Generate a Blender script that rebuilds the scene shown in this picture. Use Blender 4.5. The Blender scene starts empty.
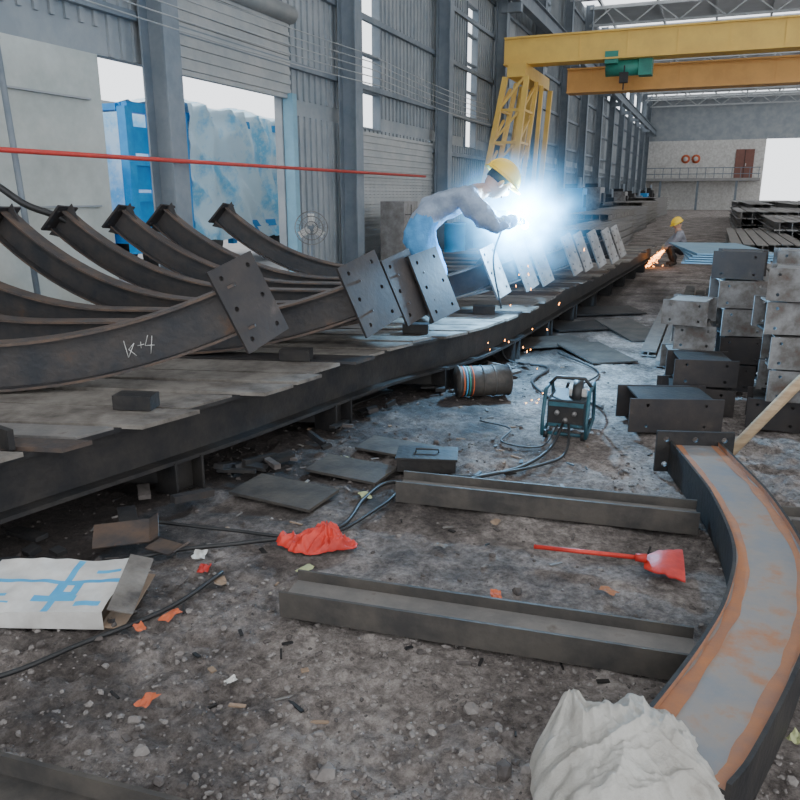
import bpy, math, random
from mathutils import Vector, Matrix, noise
R = random.Random(7)
A = math.radians(22.1); CA, SA = math.cos(A), math.sin(A)
# site survey frame (x right, y ahead of tripod, z up) -> hall-aligned world frame
def S(x, y, z=0.0): return Vector((x*CA-y*SA, x*SA+y*CA, z))
Z = Vector((0, 0, 1))

# ------------------------------------------------------------------ materials
def mat(name, c1, c2=None, scale=6, rough=.7, metal=0.0, bump=.2, c3=None, stretch=None, lo=.38, hi=.62, emis=None, es=0, bscale=None):
    m = bpy.data.materials.new(name); m.use_nodes = True
    nt = m.node_tree; N = nt.nodes; L = nt.links
    b = N['Principled BSDF']; b.inputs['Roughness'].default_value = rough; b.inputs['Metallic'].default_value = metal
    c2 = c2 or tuple(c*.7 for c in c1)
    tc = N.new('ShaderNodeTexCoord'); mp = N.new('ShaderNodeMapping'); L.new(tc.outputs['Object'], mp.inputs[0])
    if stretch: mp.inputs['Scale'].default_value = stretch
    n = N.new('ShaderNodeTexNoise'); n.inputs['Scale'].default_value = scale; n.inputs['Detail'].default_value = 8; n.inputs['Roughness'].default_value = .65
    L.new(mp.outputs[0], n.inputs['Vector'])
    r = N.new('ShaderNodeValToRGB'); L.new(n.outputs['Fac'], r.inputs[0])
    r.color_ramp.elements[0].position = lo; r.color_ramp.elements[0].color = (*c1, 1)
    r.color_ramp.elements[1].position = hi; r.color_ramp.elements[1].color = (*c2, 1)
    if c3:
        e = r.color_ramp.elements.new(min(hi+.12, .98)); e.color = (*c3, 1)
    L.new(r.outputs[0], b.inputs['Base Color'])
    if bump:
        n2 = N.new('ShaderNodeTexNoise'); n2.inputs['Scale'].default_value = bscale or scale*6; n2.inputs['Detail'].default_value = 6
        L.new(mp.outputs[0], n2.inputs['Vector'])
        bp = N.new('ShaderNodeBump'); bp.inputs['Strength'].default_value = bump; bp.inputs['Distance'].default_value = .02
        L.new(n2.outputs['Fac'], bp.inputs['Height']); L.new(bp.outputs[0], b.inputs['Normal'])
    if emis:
        b.inputs['Emission Color'].default_value = (*emis, 1); b.inputs['Emission Strength'].default_value = es
    return m
def emat(name, c, s):
    m = bpy.data.materials.new(name); m.use_nodes = True; nt = m.node_tree; nt.nodes.clear()
    e = nt.nodes.new('ShaderNodeEmission'); e.inputs[0].default_value = (*c, 1); e.inputs[1].default_value = s
    o = nt.nodes.new('ShaderNodeOutputMaterial'); nt.links.new(e.outputs[0], o.inputs[0]); return m

M_rib = mat('rib_steel', (.030,.033,.039), (.062,.054,.050), 4, .5, .3, .2, c3=(.12,.07,.045), lo=.36, hi=.60)
M_rib2 = mat('rib_flange_rust', (.12,.080,.058), (.05,.046,.046), 5, .55, .2, .15, c3=(.17,.082,.047))
M_plate = mat('end_plate_steel', (.026,.024,.026), (.044,.036,.033), 5, .6, .15, .12, c3=(.085,.068,.058))
M_plateL = mat('plate_light', (.25,.245,.24), (.15,.138,.13), 5, .5, .3, .12, c3=(.11,.075,.05))
M_plateS = mat('connector_plate', (.22,.222,.225), (.12,.113,.107), 6, .6, .2, .15, c3=(.10,.065,.05), lo=.40, hi=.56)
M_dark = mat('dark_steel', (.016,.016,.018), (.036,.032,.029), 5, .6, .25, .2)
M_web = mat('rusty_web', (.20,.215,.235), (.275,.245,.22), 4.0, .45, .25, .12, c3=(.36,.17,.09), hi=.56)
M_rust = mat('orange_rust', (.38,.165,.075), (.27,.14,.09), 9, .7, .1, .2)
M_plank = mat('table_top_plate', (.22,.20,.175), (.13,.113,.098), 5, .7, .1, .25, c3=(.06,.052,.046), lo=.40, hi=.58)
M_beamG = mat('grey_beam', (.15,.143,.136), (.21,.195,.18), 6, .65, .15, .2, c3=(.11,.085,.068))
M_yellow = mat('crane_yellow', (.80,.52,.11), (.70,.44,.10), 1.5, .5, 0, .03)
M_orange = mat('crane_orange', (.74,.40,.12), (.64,.34,.10), 1.5, .5, 0, .03)
M_yel2 = mat('helmet_yellow', (.9,.6,.04), (.85,.55,.04), 3, .35, 0, 0)
M_green = mat('hoist_green', (.03,.28,.20), (.03,.2,.16), 3, .5, 0, .05)
M_col = mat('column_paint', (.15,.185,.22), (.21,.24,.27), 2, .6, .1, .05)
M_side = mat('wall_siding', (.25,.285,.31), (.34,.36,.375), 1.2, .7, .1, .05)
M_plaster = mat('dirty_plaster', (.52,.55,.52), (.38,.41,.39), .9, .85, 0, .08, c3=(.29,.31,.29))
M_shut = mat('shutter', (.30,.325,.335), (.38,.39,.39), 2, .5, .3, .05)
M_red = mat('red_paint', (.60,.05,.04), (.45,.05,.04), 4, .5, 0, .05)
M_redp = mat('red_plastic', (.68,.05,.03), (.46,.028,.018), 10, .5, 0, .1)
M_blk = mat('black_rubber', (.012,.012,.013), (.025,.025,.025), 8, .5, 0, .05)
M_white = mat('white_paper', (.66,.65,.62), (.50,.48,.45), 5, .8, 0, .05)
M_blue = mat('print_blue', (.06,.33,.62), (.08,.4,.66), 8, .7, 0, 0)
M_card = mat('cardboard', (.30,.21,.145), (.22,.155,.105), 6, .85, 0, .1)
M_sack = mat('woven_sack', (.46,.445,.41), (.35,.33,.295), 5, .8, 0, .3, c3=(.20,.175,.15), bscale=140, hi=.58)
M_wood = mat('weathered_wood', (.46,.34,.21), (.33,.23,.14), 5, .8, 0, .3, stretch=(1,1,8))
M_bframe = mat('blue_frame', (.01,.24,.60), (.02,.32,.68), 3, .5, 0, .02)
M_tarp = mat('translucent_tarp', (.66,.84,.93), (.16,.55,.82), 1.1, .4, 0, .6, c3=(.75,.88,.94), bscale=3, lo=.47, hi=.60)
M_jacket = mat('work_jacket', (.34,.41,.52), (.24,.30,.40), 9, .9, 0, .3)
M_jeans = mat('work_trousers', (.10,.34,.66), (.07,.26,.54), 12, .9, 0, .3)
M_boot = mat('boots', (.03,.028,.025), (.06,.05,.04), 12, .7)
M_glove = mat('leather_glove', (.45,.38,.28), (.36,.29,.2), 20, .9)
M_skin = mat('skin', (.50,.30,.21), (.45,.26,.18), 12, .55, 0, .05)
M_hair = mat('hair', (.015,.013,.012), (.03,.025,.02), 30, .6)
M_lit1 = mat('litter_orange', (.60,.14,.05), (.48,.10,.04), 20, .7)
M_lit2 = mat('litter_green', (.45,.47,.22), (.35,.37,.2), 20, .8)
M_brown = mat('door_brown', (.22,.09,.07), (.18,.08,.06), 3, .6)
M_concr = mat('concrete', (.33,.32,.31), (.26,.255,.25), 2, .85, 0, .15)
M_roof = mat('roof_sheet', (.46,.48,.49), (.40,.42,.43), 1, .6, .1, .03)
M_spark = emat('spark_orange', (1.0,.35,.08), 14)
M_arc = emat('arc_white', (.75,.93,1.0), 160)
M_rock = mat('gravel_stone', (.24,.218,.203), (.17,.15,.138), 9, .9, 0, .3, c3=(.32,.295,.275))
M_rockd = mat('slag_and_shaded_stone', (.07,.06,.056), (.12,.102,.093), 12, .85, 0, .3)

def ground_mat():
    m = bpy.data.materials.new('dirt_ground'); m.use_nodes = True
    nt = m.node_tree; N = nt.nodes; L = nt.links; b = N['Principled BSDF']
    tc = N.new('ShaderNodeTexCoord')
    def nz(sc, d=8, r=.65):
        n = N.new('ShaderNodeTexNoise'); n.inputs['Scale'].default_value = sc; n.inputs['Detail'].default_value = d; n.inputs['Roughness'].default_value = r
        L.new(tc.outputs['Object'], n.inputs['Vector']); return n
    a = nz(1.5, 12, .72); r = N.new('ShaderNodeValToRGB'); L.new(a.outputs['Fac'], r.inputs[0])
    E = r.color_ramp.elements; E[0].position = .35; E[0].color = (.095,.079,.072, 1); E[1].position = .62; E[1].color = (.45,.405,.375, 1)
    e = E.new(.48); e.color = (.255,.223,.204, 1)
    c = nz(24, 12, .8); r2 = N.new('ShaderNodeValToRGB'); L.new(c.outputs['Fac'], r2.inputs[0])
    r2.color_ramp.elements[0].position = .38; r2.color_ramp.elements[0].color = (.42,.39,.38, 1)
    r2.color_ramp.elements[1].position = .60; r2.color_ramp.elements[1].color = (1.3,1.27,1.25, 1)
    mx = N.new('ShaderNodeMix'); mx.data_type = 'RGBA'; mx.blend_type = 'MULTIPLY'; mx.inputs[0].default_value = .85
    L.new(r.outputs[0], mx.inputs[6]); L.new(r2.outputs[0], mx.inputs[7])
    at = N.new('ShaderNodeAttribute'); at.attribute_name = 'shade_soil'   # under-table shade painted into the soil colour, plus dark soil patches
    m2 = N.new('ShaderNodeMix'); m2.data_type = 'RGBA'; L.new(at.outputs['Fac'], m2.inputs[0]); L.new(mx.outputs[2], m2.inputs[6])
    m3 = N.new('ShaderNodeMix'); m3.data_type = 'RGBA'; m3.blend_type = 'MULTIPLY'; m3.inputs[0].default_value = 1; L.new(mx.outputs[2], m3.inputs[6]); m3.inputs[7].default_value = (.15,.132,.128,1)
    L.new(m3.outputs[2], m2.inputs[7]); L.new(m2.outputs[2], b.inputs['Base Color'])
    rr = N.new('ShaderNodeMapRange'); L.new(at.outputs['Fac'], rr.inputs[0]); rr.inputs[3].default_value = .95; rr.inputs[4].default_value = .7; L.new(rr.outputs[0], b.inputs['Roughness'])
    h = nz(45, 12, .8); bp = N.new('ShaderNodeBump'); bp.inputs['Strength'].default_value = 1.0; bp.inputs['Distance'].default_value = .03
    L.new(h.outputs['Fac'], bp.inputs['Height']); L.new(bp.outputs[0], b.inputs['Normal'])
    return m
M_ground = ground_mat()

# ------------------------------------------------------------------ mesh builder
def frame(o, x, up=Z):
    x = Vector(x).normalized(); y = Vector(up).cross(x).normalized(); z = x.cross(y)
    m = Matrix((x, y, z)).transposed().to_4x4(); m.translation = Vector(o); return m
class MB:
    def __init__(s, name): s.n = name; s.v = []; s.f = []; s.m = []; s.s = []; s.mats = []
    def mi(s, m):
        if m not in s.mats: s.mats.append(m)
        return s.mats.index(m)
    def add(s, vs, fs, m, sm=False):
        o = len(s.v); i = s.mi(m); s.v += [Vector(p) for p in vs]
        for f in fs: s.f.append([o+k for k in f]); s.m.append(i); s.s.append(sm)
    def box(s, M, size, m):
        if not isinstance(M, Matrix): M = Matrix.Translation(Vector(M))
        a, b, c = [q/2 for q in size]
        vs = [M @ Vector((x*a, y*b, z*c)) for x in (-1,1) for y in (-1,1) for z in (-1,1)]
        s.add(vs, [(0,1,3,2),(4,6,7,5),(0,4,5,1),(2,3,7,6),(0,2,6,4),(1,5,7,3)], m)
    def bar(s, p, q, w, h, m, up=Z):
        p = Vector(p); q = Vector(q); d = q-p
        if abs(d.normalized().dot(up)) > .98: up = Vector((1,0,0))
        M = frame((p+q)/2, d, up); s.box(M, (d.length, w, h), m)
    def sweep(s, path, prof, m, up=Z, ups=None, sm=False, mf=None):
        path = [Vector(p) for p in path]; n = len(prof); vs = []
        for i, p in enumerate(path):
            t = (path[min(i+1, len(path)-1)]-path[max(i-1, 0)]).normalized()
            u = Vector(ups[i]) if ups else Vector(up)
            side = t.cross(u).normalized(); u2 = side.cross(t)
            vs += [p+side*a+u2*b for a, b in prof]
        fs = []; 
        for i in range(len(path)-1):
            for k in range(n):
                k2 = (k+1) % n; fs.append(((i*n+k), (i*n+k2), (i+1)*n+k2, (i+1)*n+k))
        if mf:
            o = len(s.v); s.v += vs
            for q, f in enumerate(fs):
                s.f.append([o+k for k in f]); s.m.append(s.mi(mf(q % n, m))); s.s.append(sm)
            for f in (list(range(n))[::-1], [(len(path)-1)*n+k for k in range(n)]):
                s.f.append([o+k for k in f]); s.m.append(s.mi(m)); s.s.append(False)
        else:
            fs += [tuple(range(n))[::-1], tuple((len(path)-1)*n+k for k in range(n))]; s.add(vs, fs, m, sm)
    def tube(s, path, r, m, n=8):
        path = [Vector(p) for p in path]; rs = r if isinstance(r, (list, tuple)) else [r]*len(path)
        vs = []; ref = Z
        t0 = (path[1]-path[0]).normalized()
        if abs(t0.dot(Z)) > .9: ref = Vector((1, .1, 0))
        for i, p in enumerate(path):
            t = (path[min(i+1, len(path)-1)]-path[max(i-1, 0)]).normalized()
            a = t.cross(ref)
            if a.length < 1e-3: a = t.orthogonal()
            a.normalize(); b = a.cross(t); ref = b
            vs += [p+(a*math.cos(k*2*math.pi/n)+b*math.sin(k*2*math.pi/n))*rs[i] for k in range(n)]
        fs = [(i*n+k, i*n+(k+1) % n, (i+1)*n+(k+1) % n, (i+1)*n+k) for i in range(len(path)-1) for k in range(n)]
        fs += [tuple(range(n))[::-1], tuple((len(path)-1)*n+k for k in range(n))]
        s.add(vs, fs, m, True)
    def cyl(s, p, q, r, m, n=20): s.tube([p, q], r, m, n)
    def ball(s, M, rad, m, seg=14, ring=9, fn=None, zmin=None):
        if not isinstance(M, Matrix): M = Matrix.Translation(Vector(M))
        vs = []; fs = []
        lo = -math.pi/2 if zmin is None else math.asin(zmin)
        for i in range(ring+1):
            ph = lo+(math.pi/2-lo)*i/ring
            for k in range(seg):
                th = k*2*math.pi/seg
                u = Vector((math.cos(ph)*math.cos(th), math.cos(ph)*math.sin(th), math.sin(ph)))
                p = Vector((u.x*rad[0], u.y*rad[1], u.z*rad[2]))
                if fn: p = fn(u, p)
                vs.append(M @ p)
        for i in range(ring):
            for k in range(seg): fs.append((i*seg+k, i*seg+(k+1) % seg, (i+1)*seg+(k+1) % seg, (i+1)*seg+k))
        fs.append(tuple(range(seg))[::-1])
        s.add(vs, fs, m, True)
    def holed(s, M, w, h, t, m, nx=2, ny=2, r=.016):
        per = [(-1,-1),(0,-1),(1,-1),(1,0),(1,1),(0,1),(-1,1),(-1,0)]; cw, ch = w/nx, h/ny
        for i in range(nx):
            for j in range(ny):
                cx = -w/2+cw*(i+.5); cy = -h/2+ch*(j+.5); vs = []
                hx = cx + (-.12*cw if i == 0 else .12*cw if i == nx-1 else 0); hy = cy + (-.12*ch if j == 0 else .12*ch if j == ny-1 else 0)
                for zz in (-t/2, t/2):
                    vs += [M @ Vector((cx+a*cw/2, cy+b*ch/2, zz)) for a, b in per]
                    vs += [M @ Vector((hx+r*math.cos(math.radians(-135+45*k)), hy+r*math.sin(math.radians(-135+45*k)), zz)) for k in range(8)]
                fs = []
                for k in range(8):
                    k2 = (k+1) % 8
                    fs += [(k, 8+k, 8+k2, k2), (16+k, 16+k2, 24+k2, 24+k), (8+k, 24+k, 24+k2, 8+k2)]
                s.add(vs, fs, m)
        for a, b, c, d in ((-1,-1,1,-1),(1,-1,1,1),(1,1,-1,1),(-1,1,-1,-1)):
            s.add([M @ Vector((a*w/2, b*h/2, -t/2)), M @ Vector((c*w/2, d*h/2, -t/2)), M @ Vector((c*w/2, d*h/2, t/2)), M @ Vector((a*w/2, b*h/2, t/2))], [(0,1,2,3)], m)
    def done(s, bevel=0):
        me = bpy.data.meshes.new(s.n)
        xs = [v.x for v in s.v]; ys = [v.y for v in s.v]; zs = [v.z for v in s.v]
        o = Vector(((min(xs)+max(xs))/2, (min(ys)+max(ys))/2, min(zs)))
        me.from_pydata([v-o for v in s.v], [], s.f)
        for q in s.mats: me.materials.append(q)
        me.polygons.foreach_set('material_index', s.m); me.polygons.foreach_set('use_smooth', s.s); me.update()
        ob = bpy.data.objects.new(s.n, me); ob.location = o; bpy.context.collection.objects.link(ob)
        if bevel:
            b = ob.modifiers.new('b', 'BEVEL'); b.width = bevel; b.segments = 2; b.limit_method = 'ANGLE'
        return ob
def hsec(d, w, tf, tw, off=0):
    a, b = w/2, d/2; c = tw/2
    return [(-a,-b),(a,-b),(a,-b+tf),(c+off,-b+tf),(c+off,b-tf),(a,b-tf),(a,b),(-a,b),(-a,b-tf),(-c+off,b-tf),(-c+off,-b+tf),(-a,-b+tf)]
def catmull(P, n=8):
    P = [Vector(p) for p in P]; Q = [P[0]*2-P[1]]+P+[P[-1]*2-P[-2]]; out = []
    for i in range(1, len(Q)-2):
        for k in range(n):
            t = k/n; a, b, c, d = Q[i-1:i+3]
            out.append(.5*((2*b)+(-a+c)*t+(2*a-5*b+4*c-d)*t*t+(-a+3*b-3*c+d)*t**3))
    out.append(P[-1]); return out
edge = [(-3.2,1.25),(-1.83,3.2),(-.92,4.45),(0,5.88),(.95,7.1),(2.3,10.0),(3.9,13.5),(6.2,18.5)]
ep = catmull([S(x, y, 0) for x, y in edge], 8)

# ------------------------------------------------------------------ floor
def gh(x, y):
    dx = max(-4.2-x, x-3.2, 0); dy = max(.6-y, y-8.5, 0); f = max(0, 1-max(dx, dy)/2.5)
    p = Vector((x, y, 0)); k = max(0, noise.noise(p*.8+Vector((3,1,7)))+.25)
    return -.022+f*(.022*noise.noise(p*.9)+.018*noise.noise(p*3.1)+(.012+.02*k)*noise.noise(p*9)+(.008+.018*k)*noise.noise(p*21))
def lines(lo, a, b, hi, st):
    r = []; x = a; 
    while x < b: r.append(x); x += st
    g = st; 
    while x < hi: r.append(x); g = min(g*1.25, 4); x += g
    r.append(hi); x = a; g = st; l = []
    while True:
        g = min(g*1.25, 4); x -= g
        if x < lo: break
        l.append(x)
    return [lo]+l[::-1]+r
xs = lines(-8, -3.8, 2.6, 26, .022); ys = lines(-8, .9, 6.2, 100, .022)
vs = [Vector((x, y, gh(x, y))) for y in ys for x in xs]; nx = len(xs)
me = bpy.data.meshes.new('floor'); me.from_pydata(vs, [], [(j*nx+i, j*nx+i+1, (j+1)*nx+i+1, (j+1)*nx+i) for j in range(len(ys)-1) for i in range(nx-1)])
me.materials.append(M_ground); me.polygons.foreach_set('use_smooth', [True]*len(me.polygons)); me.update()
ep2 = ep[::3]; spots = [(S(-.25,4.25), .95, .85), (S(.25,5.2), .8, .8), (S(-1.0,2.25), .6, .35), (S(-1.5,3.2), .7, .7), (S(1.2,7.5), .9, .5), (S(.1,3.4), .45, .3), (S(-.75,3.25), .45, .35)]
def shade_soil(v):  # table shade put into the ground colour, plus darker soil spots
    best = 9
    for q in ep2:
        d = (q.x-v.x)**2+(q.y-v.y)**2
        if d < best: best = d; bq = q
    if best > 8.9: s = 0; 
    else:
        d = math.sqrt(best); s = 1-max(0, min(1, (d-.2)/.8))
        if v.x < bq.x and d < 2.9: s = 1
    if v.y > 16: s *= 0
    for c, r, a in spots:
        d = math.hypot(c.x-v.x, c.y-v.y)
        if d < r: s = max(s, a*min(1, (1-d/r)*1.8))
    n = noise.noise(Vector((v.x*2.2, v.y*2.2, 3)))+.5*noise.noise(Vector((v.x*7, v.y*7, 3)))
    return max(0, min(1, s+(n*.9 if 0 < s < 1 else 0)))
at = me.attributes.new('shade_soil', 'FLOAT', 'POINT'); at.data.foreach_set('value', [shade_soil(v) for v in vs])
bpy.context.collection.objects.link(bpy.data.objects.new('floor', me))
o = MB('ground_outside'); o.box((-38, 40, -.08), (60, 160, .1), M_concr); o.box((0, 160, -.08), (90, 120, .1), M_concr); o.done()

# gravel
g = MB('gravel'); t = (1+5**.5)/2
ico = [Vector(p).normalized() for p in ((-1,t,0),(1,t,0),(-1,-t,0),(1,-t,0),(0,-1,t),(0,1,t),(0,-1,-t),(0,1,-t),(t,0,-1),(t,0,1),(-t,0,-1),(-t,0,1))]
icf = [(0,11,5),(0,5,1),(0,1,7),(0,7,10),(0,10,11),(1,5,9),(5,11,4),(11,10,2),(10,7,6),(7,1,8),(3,9,4),(3,4,2),(3,2,6),(3,6,8),(3,8,9),(4,9,5),(2,4,11),(6,2,10),(8,6,7),(9,8,1)]
for i in range(12000):
    Y = 1.6+6.0*R.random()**1.5; X = R.uniform(-.62, .62)*Y*1.02
    p = S(X, Y); cl = noise.noise(Vector((p.x*.8+3, p.y*.8+1, 7)))
    if cl < -.05 and R.random() < .8: continue
    sz = R.choice((.003,.004,.005,.006,.008,.011)) * R.uniform(.7, 1.3)
    if R.random() < .03: sz *= 2.2
    z = gh(p.x, p.y); sc = Vector((R.uniform(.7,1.5), R.uniform(.7,1.3), R.uniform(.5,.9)))
    an = R.random()*6.28; rot = Matrix.Rotation(an, 3, 'Z')
    g.add([Vector((p.x, p.y, z+sz*.2)) + rot @ Vector((q.x*sc.x, q.y*sc.y, q.z*sc.z))*sz*R.uniform(.75,1.25) for q in ico], icf, M_rockd if R.random() < .35+.6*shade_soil(p) else M_rock)  # dark stones more frequent where the table shade is painted
g.done()

# ------------------------------------------------------------------ hall shell (hall axis = +Y)
def panel_wall(name, rng, zr, openings, place, m):
    a = sorted({rng[0], rng[1], *[q for o in openings for q in o[:2]]}); b = sorted({zr[0], zr[1], *[q for o in openings for q in o[2:]]})
    w = MB(name)
    for i in range(len(a)-1):
        for j in range(len(b)-1):
            cx, cz = (a[i]+a[i+1])/2, (b[j]+b[j+1])/2
            if any(o[0] < cx < o[1] and o[2] < cz < o[3] for o in openings): continue
            c, s = place(cx, cz, a[i+1]-a[i], b[j+1]-b[j]); w.box(c, s, m(cx, cz) if callable(m) else m)
    return w
wins = [(17,18.3,3.2,9),(25.4,26.6,3.2,7.6),(36.5,38.2,7.5,11),(31,31.8,3.2,6.5),(60,88,8.3,11)]
door = (8.75,13.6,-.1,3.5)
w = panel_wall('wall_left', (-8, 98), (-.1, 12), wins+[door], lambda s, z, a, b: ((-8.1, s, z), (.16, a, b)),
               lambda s, z: M_plaster if (s < 10 and z < 3.9) else M_side)
for k in range(0, 424):
    s = -8+k*.25
    if s < 8.8:  w.box((-8.0, s, 7.9), (.05, .07, 8.1), M_side); continue
    for z0, z1 in ((0, 3.2), (3.5, 12)):
        if any(o[0]-.1 < s < o[1]+.1 and z0 < (o[2]+o[3])/2 < z1 for o in wins+[door]): continue
        w.box((-8.0, s, (z0+z1)/2), (.05, .07, z1-z0), M_side)
for z in (4.1, 5.6, 7.1, 8.2, 11.2): w.box((-7.93, 45, z), (.1, 105, .12), M_col)
for z in (1.5, 2.9):
    w.box((-7.99, 3, z), (.06, 11, .025), M_side); w.box((-7.93, 57, z), (.1, 82, .12), M_col)
w.done()
for i, o in enumerate(wins[:4]):
    f = MB('window_%d' % (i+1)); s0, s1, z0, z1 = o
    for s in (s0, s1): f.box((-8.05, s, (z0+z1)/2), (.2, .07, z1-z0+.07), M_col)
    n = int((z1-z0)/.8)
    for k in range(n+1): f.box((-8.05, (s0+s1)/2, z0+(z1-z0)*k/n), (.18, s1-s0, .04), M_col)
    f.done()
for k in range(15):
    s = 9.6+6.3*k; c = MB('steel_column')
    c.sweep([(-7.62, s, -.02), (-7.62, s, 12)], hsec(.42, .36, .03, .03), M_col, up=Vector((1,0,0)))
    c.box((-7.62, s, .02), (.5, .5, .04), M_col); c.box((-7.3, s, 8.0), (.7, .3, .3), M_col)
    c.done()
rb = MB('crane_runway_beam'); rb.sweep([(-7.1, 2, 8.45), (-7.1, 97, 8.45)], hsec(.6, .3, .03, .02), M_col); rb.done()
sh = MB('roller_shutter')
for k in range(16): sh.box((-7.92, 11.8, 3.5+.085*k), (.09 if k % 2 else .05, 3.9, .08), M_shut)
sh.cyl((-7.85, 9.9, 4.95), (-7.85, 13.8, 4.95), .16, M_shut); sh.done()
fr = MB('trim_1'); fr.box((-7.9, 13.72, 1.75), (.22, .16, 3.6), mat('door_post_blue', (.20,.38,.48), (.16,.32,.42), 3, .5)); fr.done()
lv = MB('roller_shutter')
for k in range(38): lv.box((-7.9, 19.2, .1+.08*k), (.1 if k % 2 else .05, 5.4, .075), M_shut)
lv.done()
BY = 96
bw = panel_wall('wall_back', (-8, 26), (-.1, 12), [(4.6, 10.5, -.1, 7.6)], lambda s, z, a, b: ((s, BY, z), (a, .2, b)), lambda s, z: M_white if z < 7.6 else M_side)
bw.done()
bc = MB('mezzanine_balcony'); bc.box((-1.8, BY-1.3, 3.3), (12.2, 2.2, .3), M_concr)
for k in range(14): bc.box((-7.6+.9*k, BY-2.3, 4.0), (.07, .07, 1.2), M_col)
for z in (3.9, 4.55): bc.box((-1.8, BY-2.3, z), (12.2, .07, .08), M_col)
for x in (-6, -2, 2): bc.box((x, BY-2.1, 1.55), (.25, .25, 3.3), M_col)
bc.done()
d = MB('door_1'); d.box((2.6, BY-.15, 5.0), (1.9, .08, 3.1), M_brown); d.box((2.6, BY-.2, 5.0), (.05, .05, 3.1), M_dark); d.box((2.75, BY-.22, 4.9), (.08, .08, .3), M_white); d.done()
sg = MB('round_warning_sign'); 
for x in (-3.6, -2.5): sg.cyl((x, BY-.12, 5.6), (x, BY-.2, 5.6), .48, M_lit1, 24); sg.cyl((x, BY-.18, 5.6), (x, BY-.24, 5.6), .25, M_white, 20)
sg.done()
rf = MB('ceiling')
for k in range(16):
    y = -2+6.3*k; rf.box((9, y+2.35, 12.1), (34.4, 4.7, .08), M_roof)
for k in range(12): rf.box((-7+3*k, 45, 12.0), (.12, 106, .16), M_roof)
rf.done()
for k in range(3, 15):
    y = 3.3+6.3*k; tr = MB('roof_truss')
    tr.bar((-7.6, y, 11.8), (26, y, 11.8), .15, .15, M_roof); tr.bar((-7.6, y, 10.9), (26, y, 10.9), .12, .12, M_roof)
    for j in range(14):
        x = -7.6+2.4*j; tr.bar((x, y, 10.9), (x+1.2, y, 11.8), .07, .07, M_roof); tr.bar((x+1.2, y, 11.8), (x+2.4, y, 10.9), .07, .07, M_roof)
    tr.done()
rp = MB('red_pipe'); rp.cyl((-7.2, -2, 2.12), (-7.2, 19.5, 2.12), .03, M_red, 10)
for s in (9.6, 15.9): rp.bar((-7.2, s, 2.12), (-7.42, s, 2.12), .04, .04, M_red)
rp.done()
wr = MB('overhead_cables')
for k in range(5):
    pts = [(-6.9-.06*k, s, 3.9+.16*k-.12*math.sin(math.pi*(((s-3.3) % 12.6)/12.6))) for s in [(-3+.63*j) for j in range(45)]]
    wr.tube(pts, .011, M_shut, 5)
wr.done()
lp = MB('leaning_pipe'); lp.cyl(S(-4.42,8.95,3.3), S(-4.2,8.75,0), .035, M_col, 12); lp.cyl(S(-4.42,8.95,3.3), S(-4.423,8.953,3.35), .045, M_dark, 12); lp.done()
hs_ = MB('black_hose'); hs_.tube(catmull([S(-4.7,7.6,1.95), S(-4.1,7.7,1.80), S(-3.75,7.75,1.56), S(-3.45,7.85,1.42), S(-3.2,7.95,1.2)], 8), .035, M_blk, 10); hs_.done()

# outside : truck with blue frame and tarpaulin
tk = MB('tarpaulin_covered_truck')
x0, x1, s0, s1 = -13.6, -10.9, 12.3, 19.5
for x in (x0, x1+.16):
    for s in (s0, s0+.8, s0+1.7): tk.box((x, s, 1.9), (.20, .20, 2.8), M_bframe)
    for z in (.95, 1.6, 2.3, 3.3): tk.box((x, s0+.85, z), (.14, 1.7, .18), M_bframe)
for z in (1.3, 2.0, 2.7): tk.box((x1+.12, s0+.85, z), (.04, 1.6, .5), M_bframe)
for x in (x0, x1):
    for s in ((s0+s1)/2, s1): tk.box((x, s, 1.9), (.16, .16, 2.8), M_bframe)
    for z in (.95, 3.3): tk.box((x, (s0+s1)/2, z), (.12, s1-s0, .16), M_bframe)
for s in (s0, s1):
    for z in (.95, 3.3): tk.box(((x0+x1)/2, s, z), (x1-x0, .12, .12), M_bframe)
tk.box(((x0+x1)/2, (s0+s1)/2, .8), (2.7, s1-s0, .22), M_bframe)
for s in (13.6, 14.7, 18.3):
    for x in (x0+.25, x1-.25): tk.cyl((x-.15, s, .43), (x+.15, s, .43), .5, M_blk, 22)
tk.box(((x0+x1)/2, 11.2, 1.4), (2.3, 1.8, 1.8), M_bframe); tk.box(((x0+x1)/2, 11.1, 2.0), (2.34, 1.2, .5), M_dark)
n1, n2 = 60, 90; vs = []
for i in range(n1+1):
    for j in range(n2+1):
        a = i/n1; s = s0+1.9+(s1-s0-1.75)*j/n2; sag = .2*abs(math.sin((s-s0)*1.15))
        if a < .35: x, z = x1+.10, .6+(a/.35)*2.9
        elif a < .65: q = (a-.35)/.3; x, z = x1+.10-q*(x1-x0+.2), 3.5+.3*math.sin(q*math.pi)-sag*math.sin(q*math.pi)
        else: x, z = x0-.1, 3.5-(a-.65)/.35*2.4
        nn = (.5-abs(noise.noise(Vector((x*1.2+z*.5, s*1.5+z*.8, z*.6))))*1.6)*.28+noise.noise(Vector((x*3, s*4+z*2, z*1.2)))*.06
        vs.append((x+nn, s, z+nn*.4))
tk.add(vs, [(i*(n2+1)+j, i*(n2+1)+j+1, (i+1)*(n2+1)+j+1, (i+1)*(n2+1)+j) for i in range(n1) for j in range(n2)], M_tarp, True)
tk.box(((x0+x1)/2, s0+1.9, 2.2), (x1-x0+.1, .04, 2.5), M_tarp)
tk.done()
ob_ = MB('neighbour_building'); ob_.box((-26, 24, 2.6), (4, 50, 5.2), M_plaster)
for k in range(12): ob_.box((-23.97, 2+4*k, 2.9), (.1, 1.6, 1.4), M_col)
ob_.box((-26, 24, 5.3), (4.6, 51, .2), M_shut); ob_.done()

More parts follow.
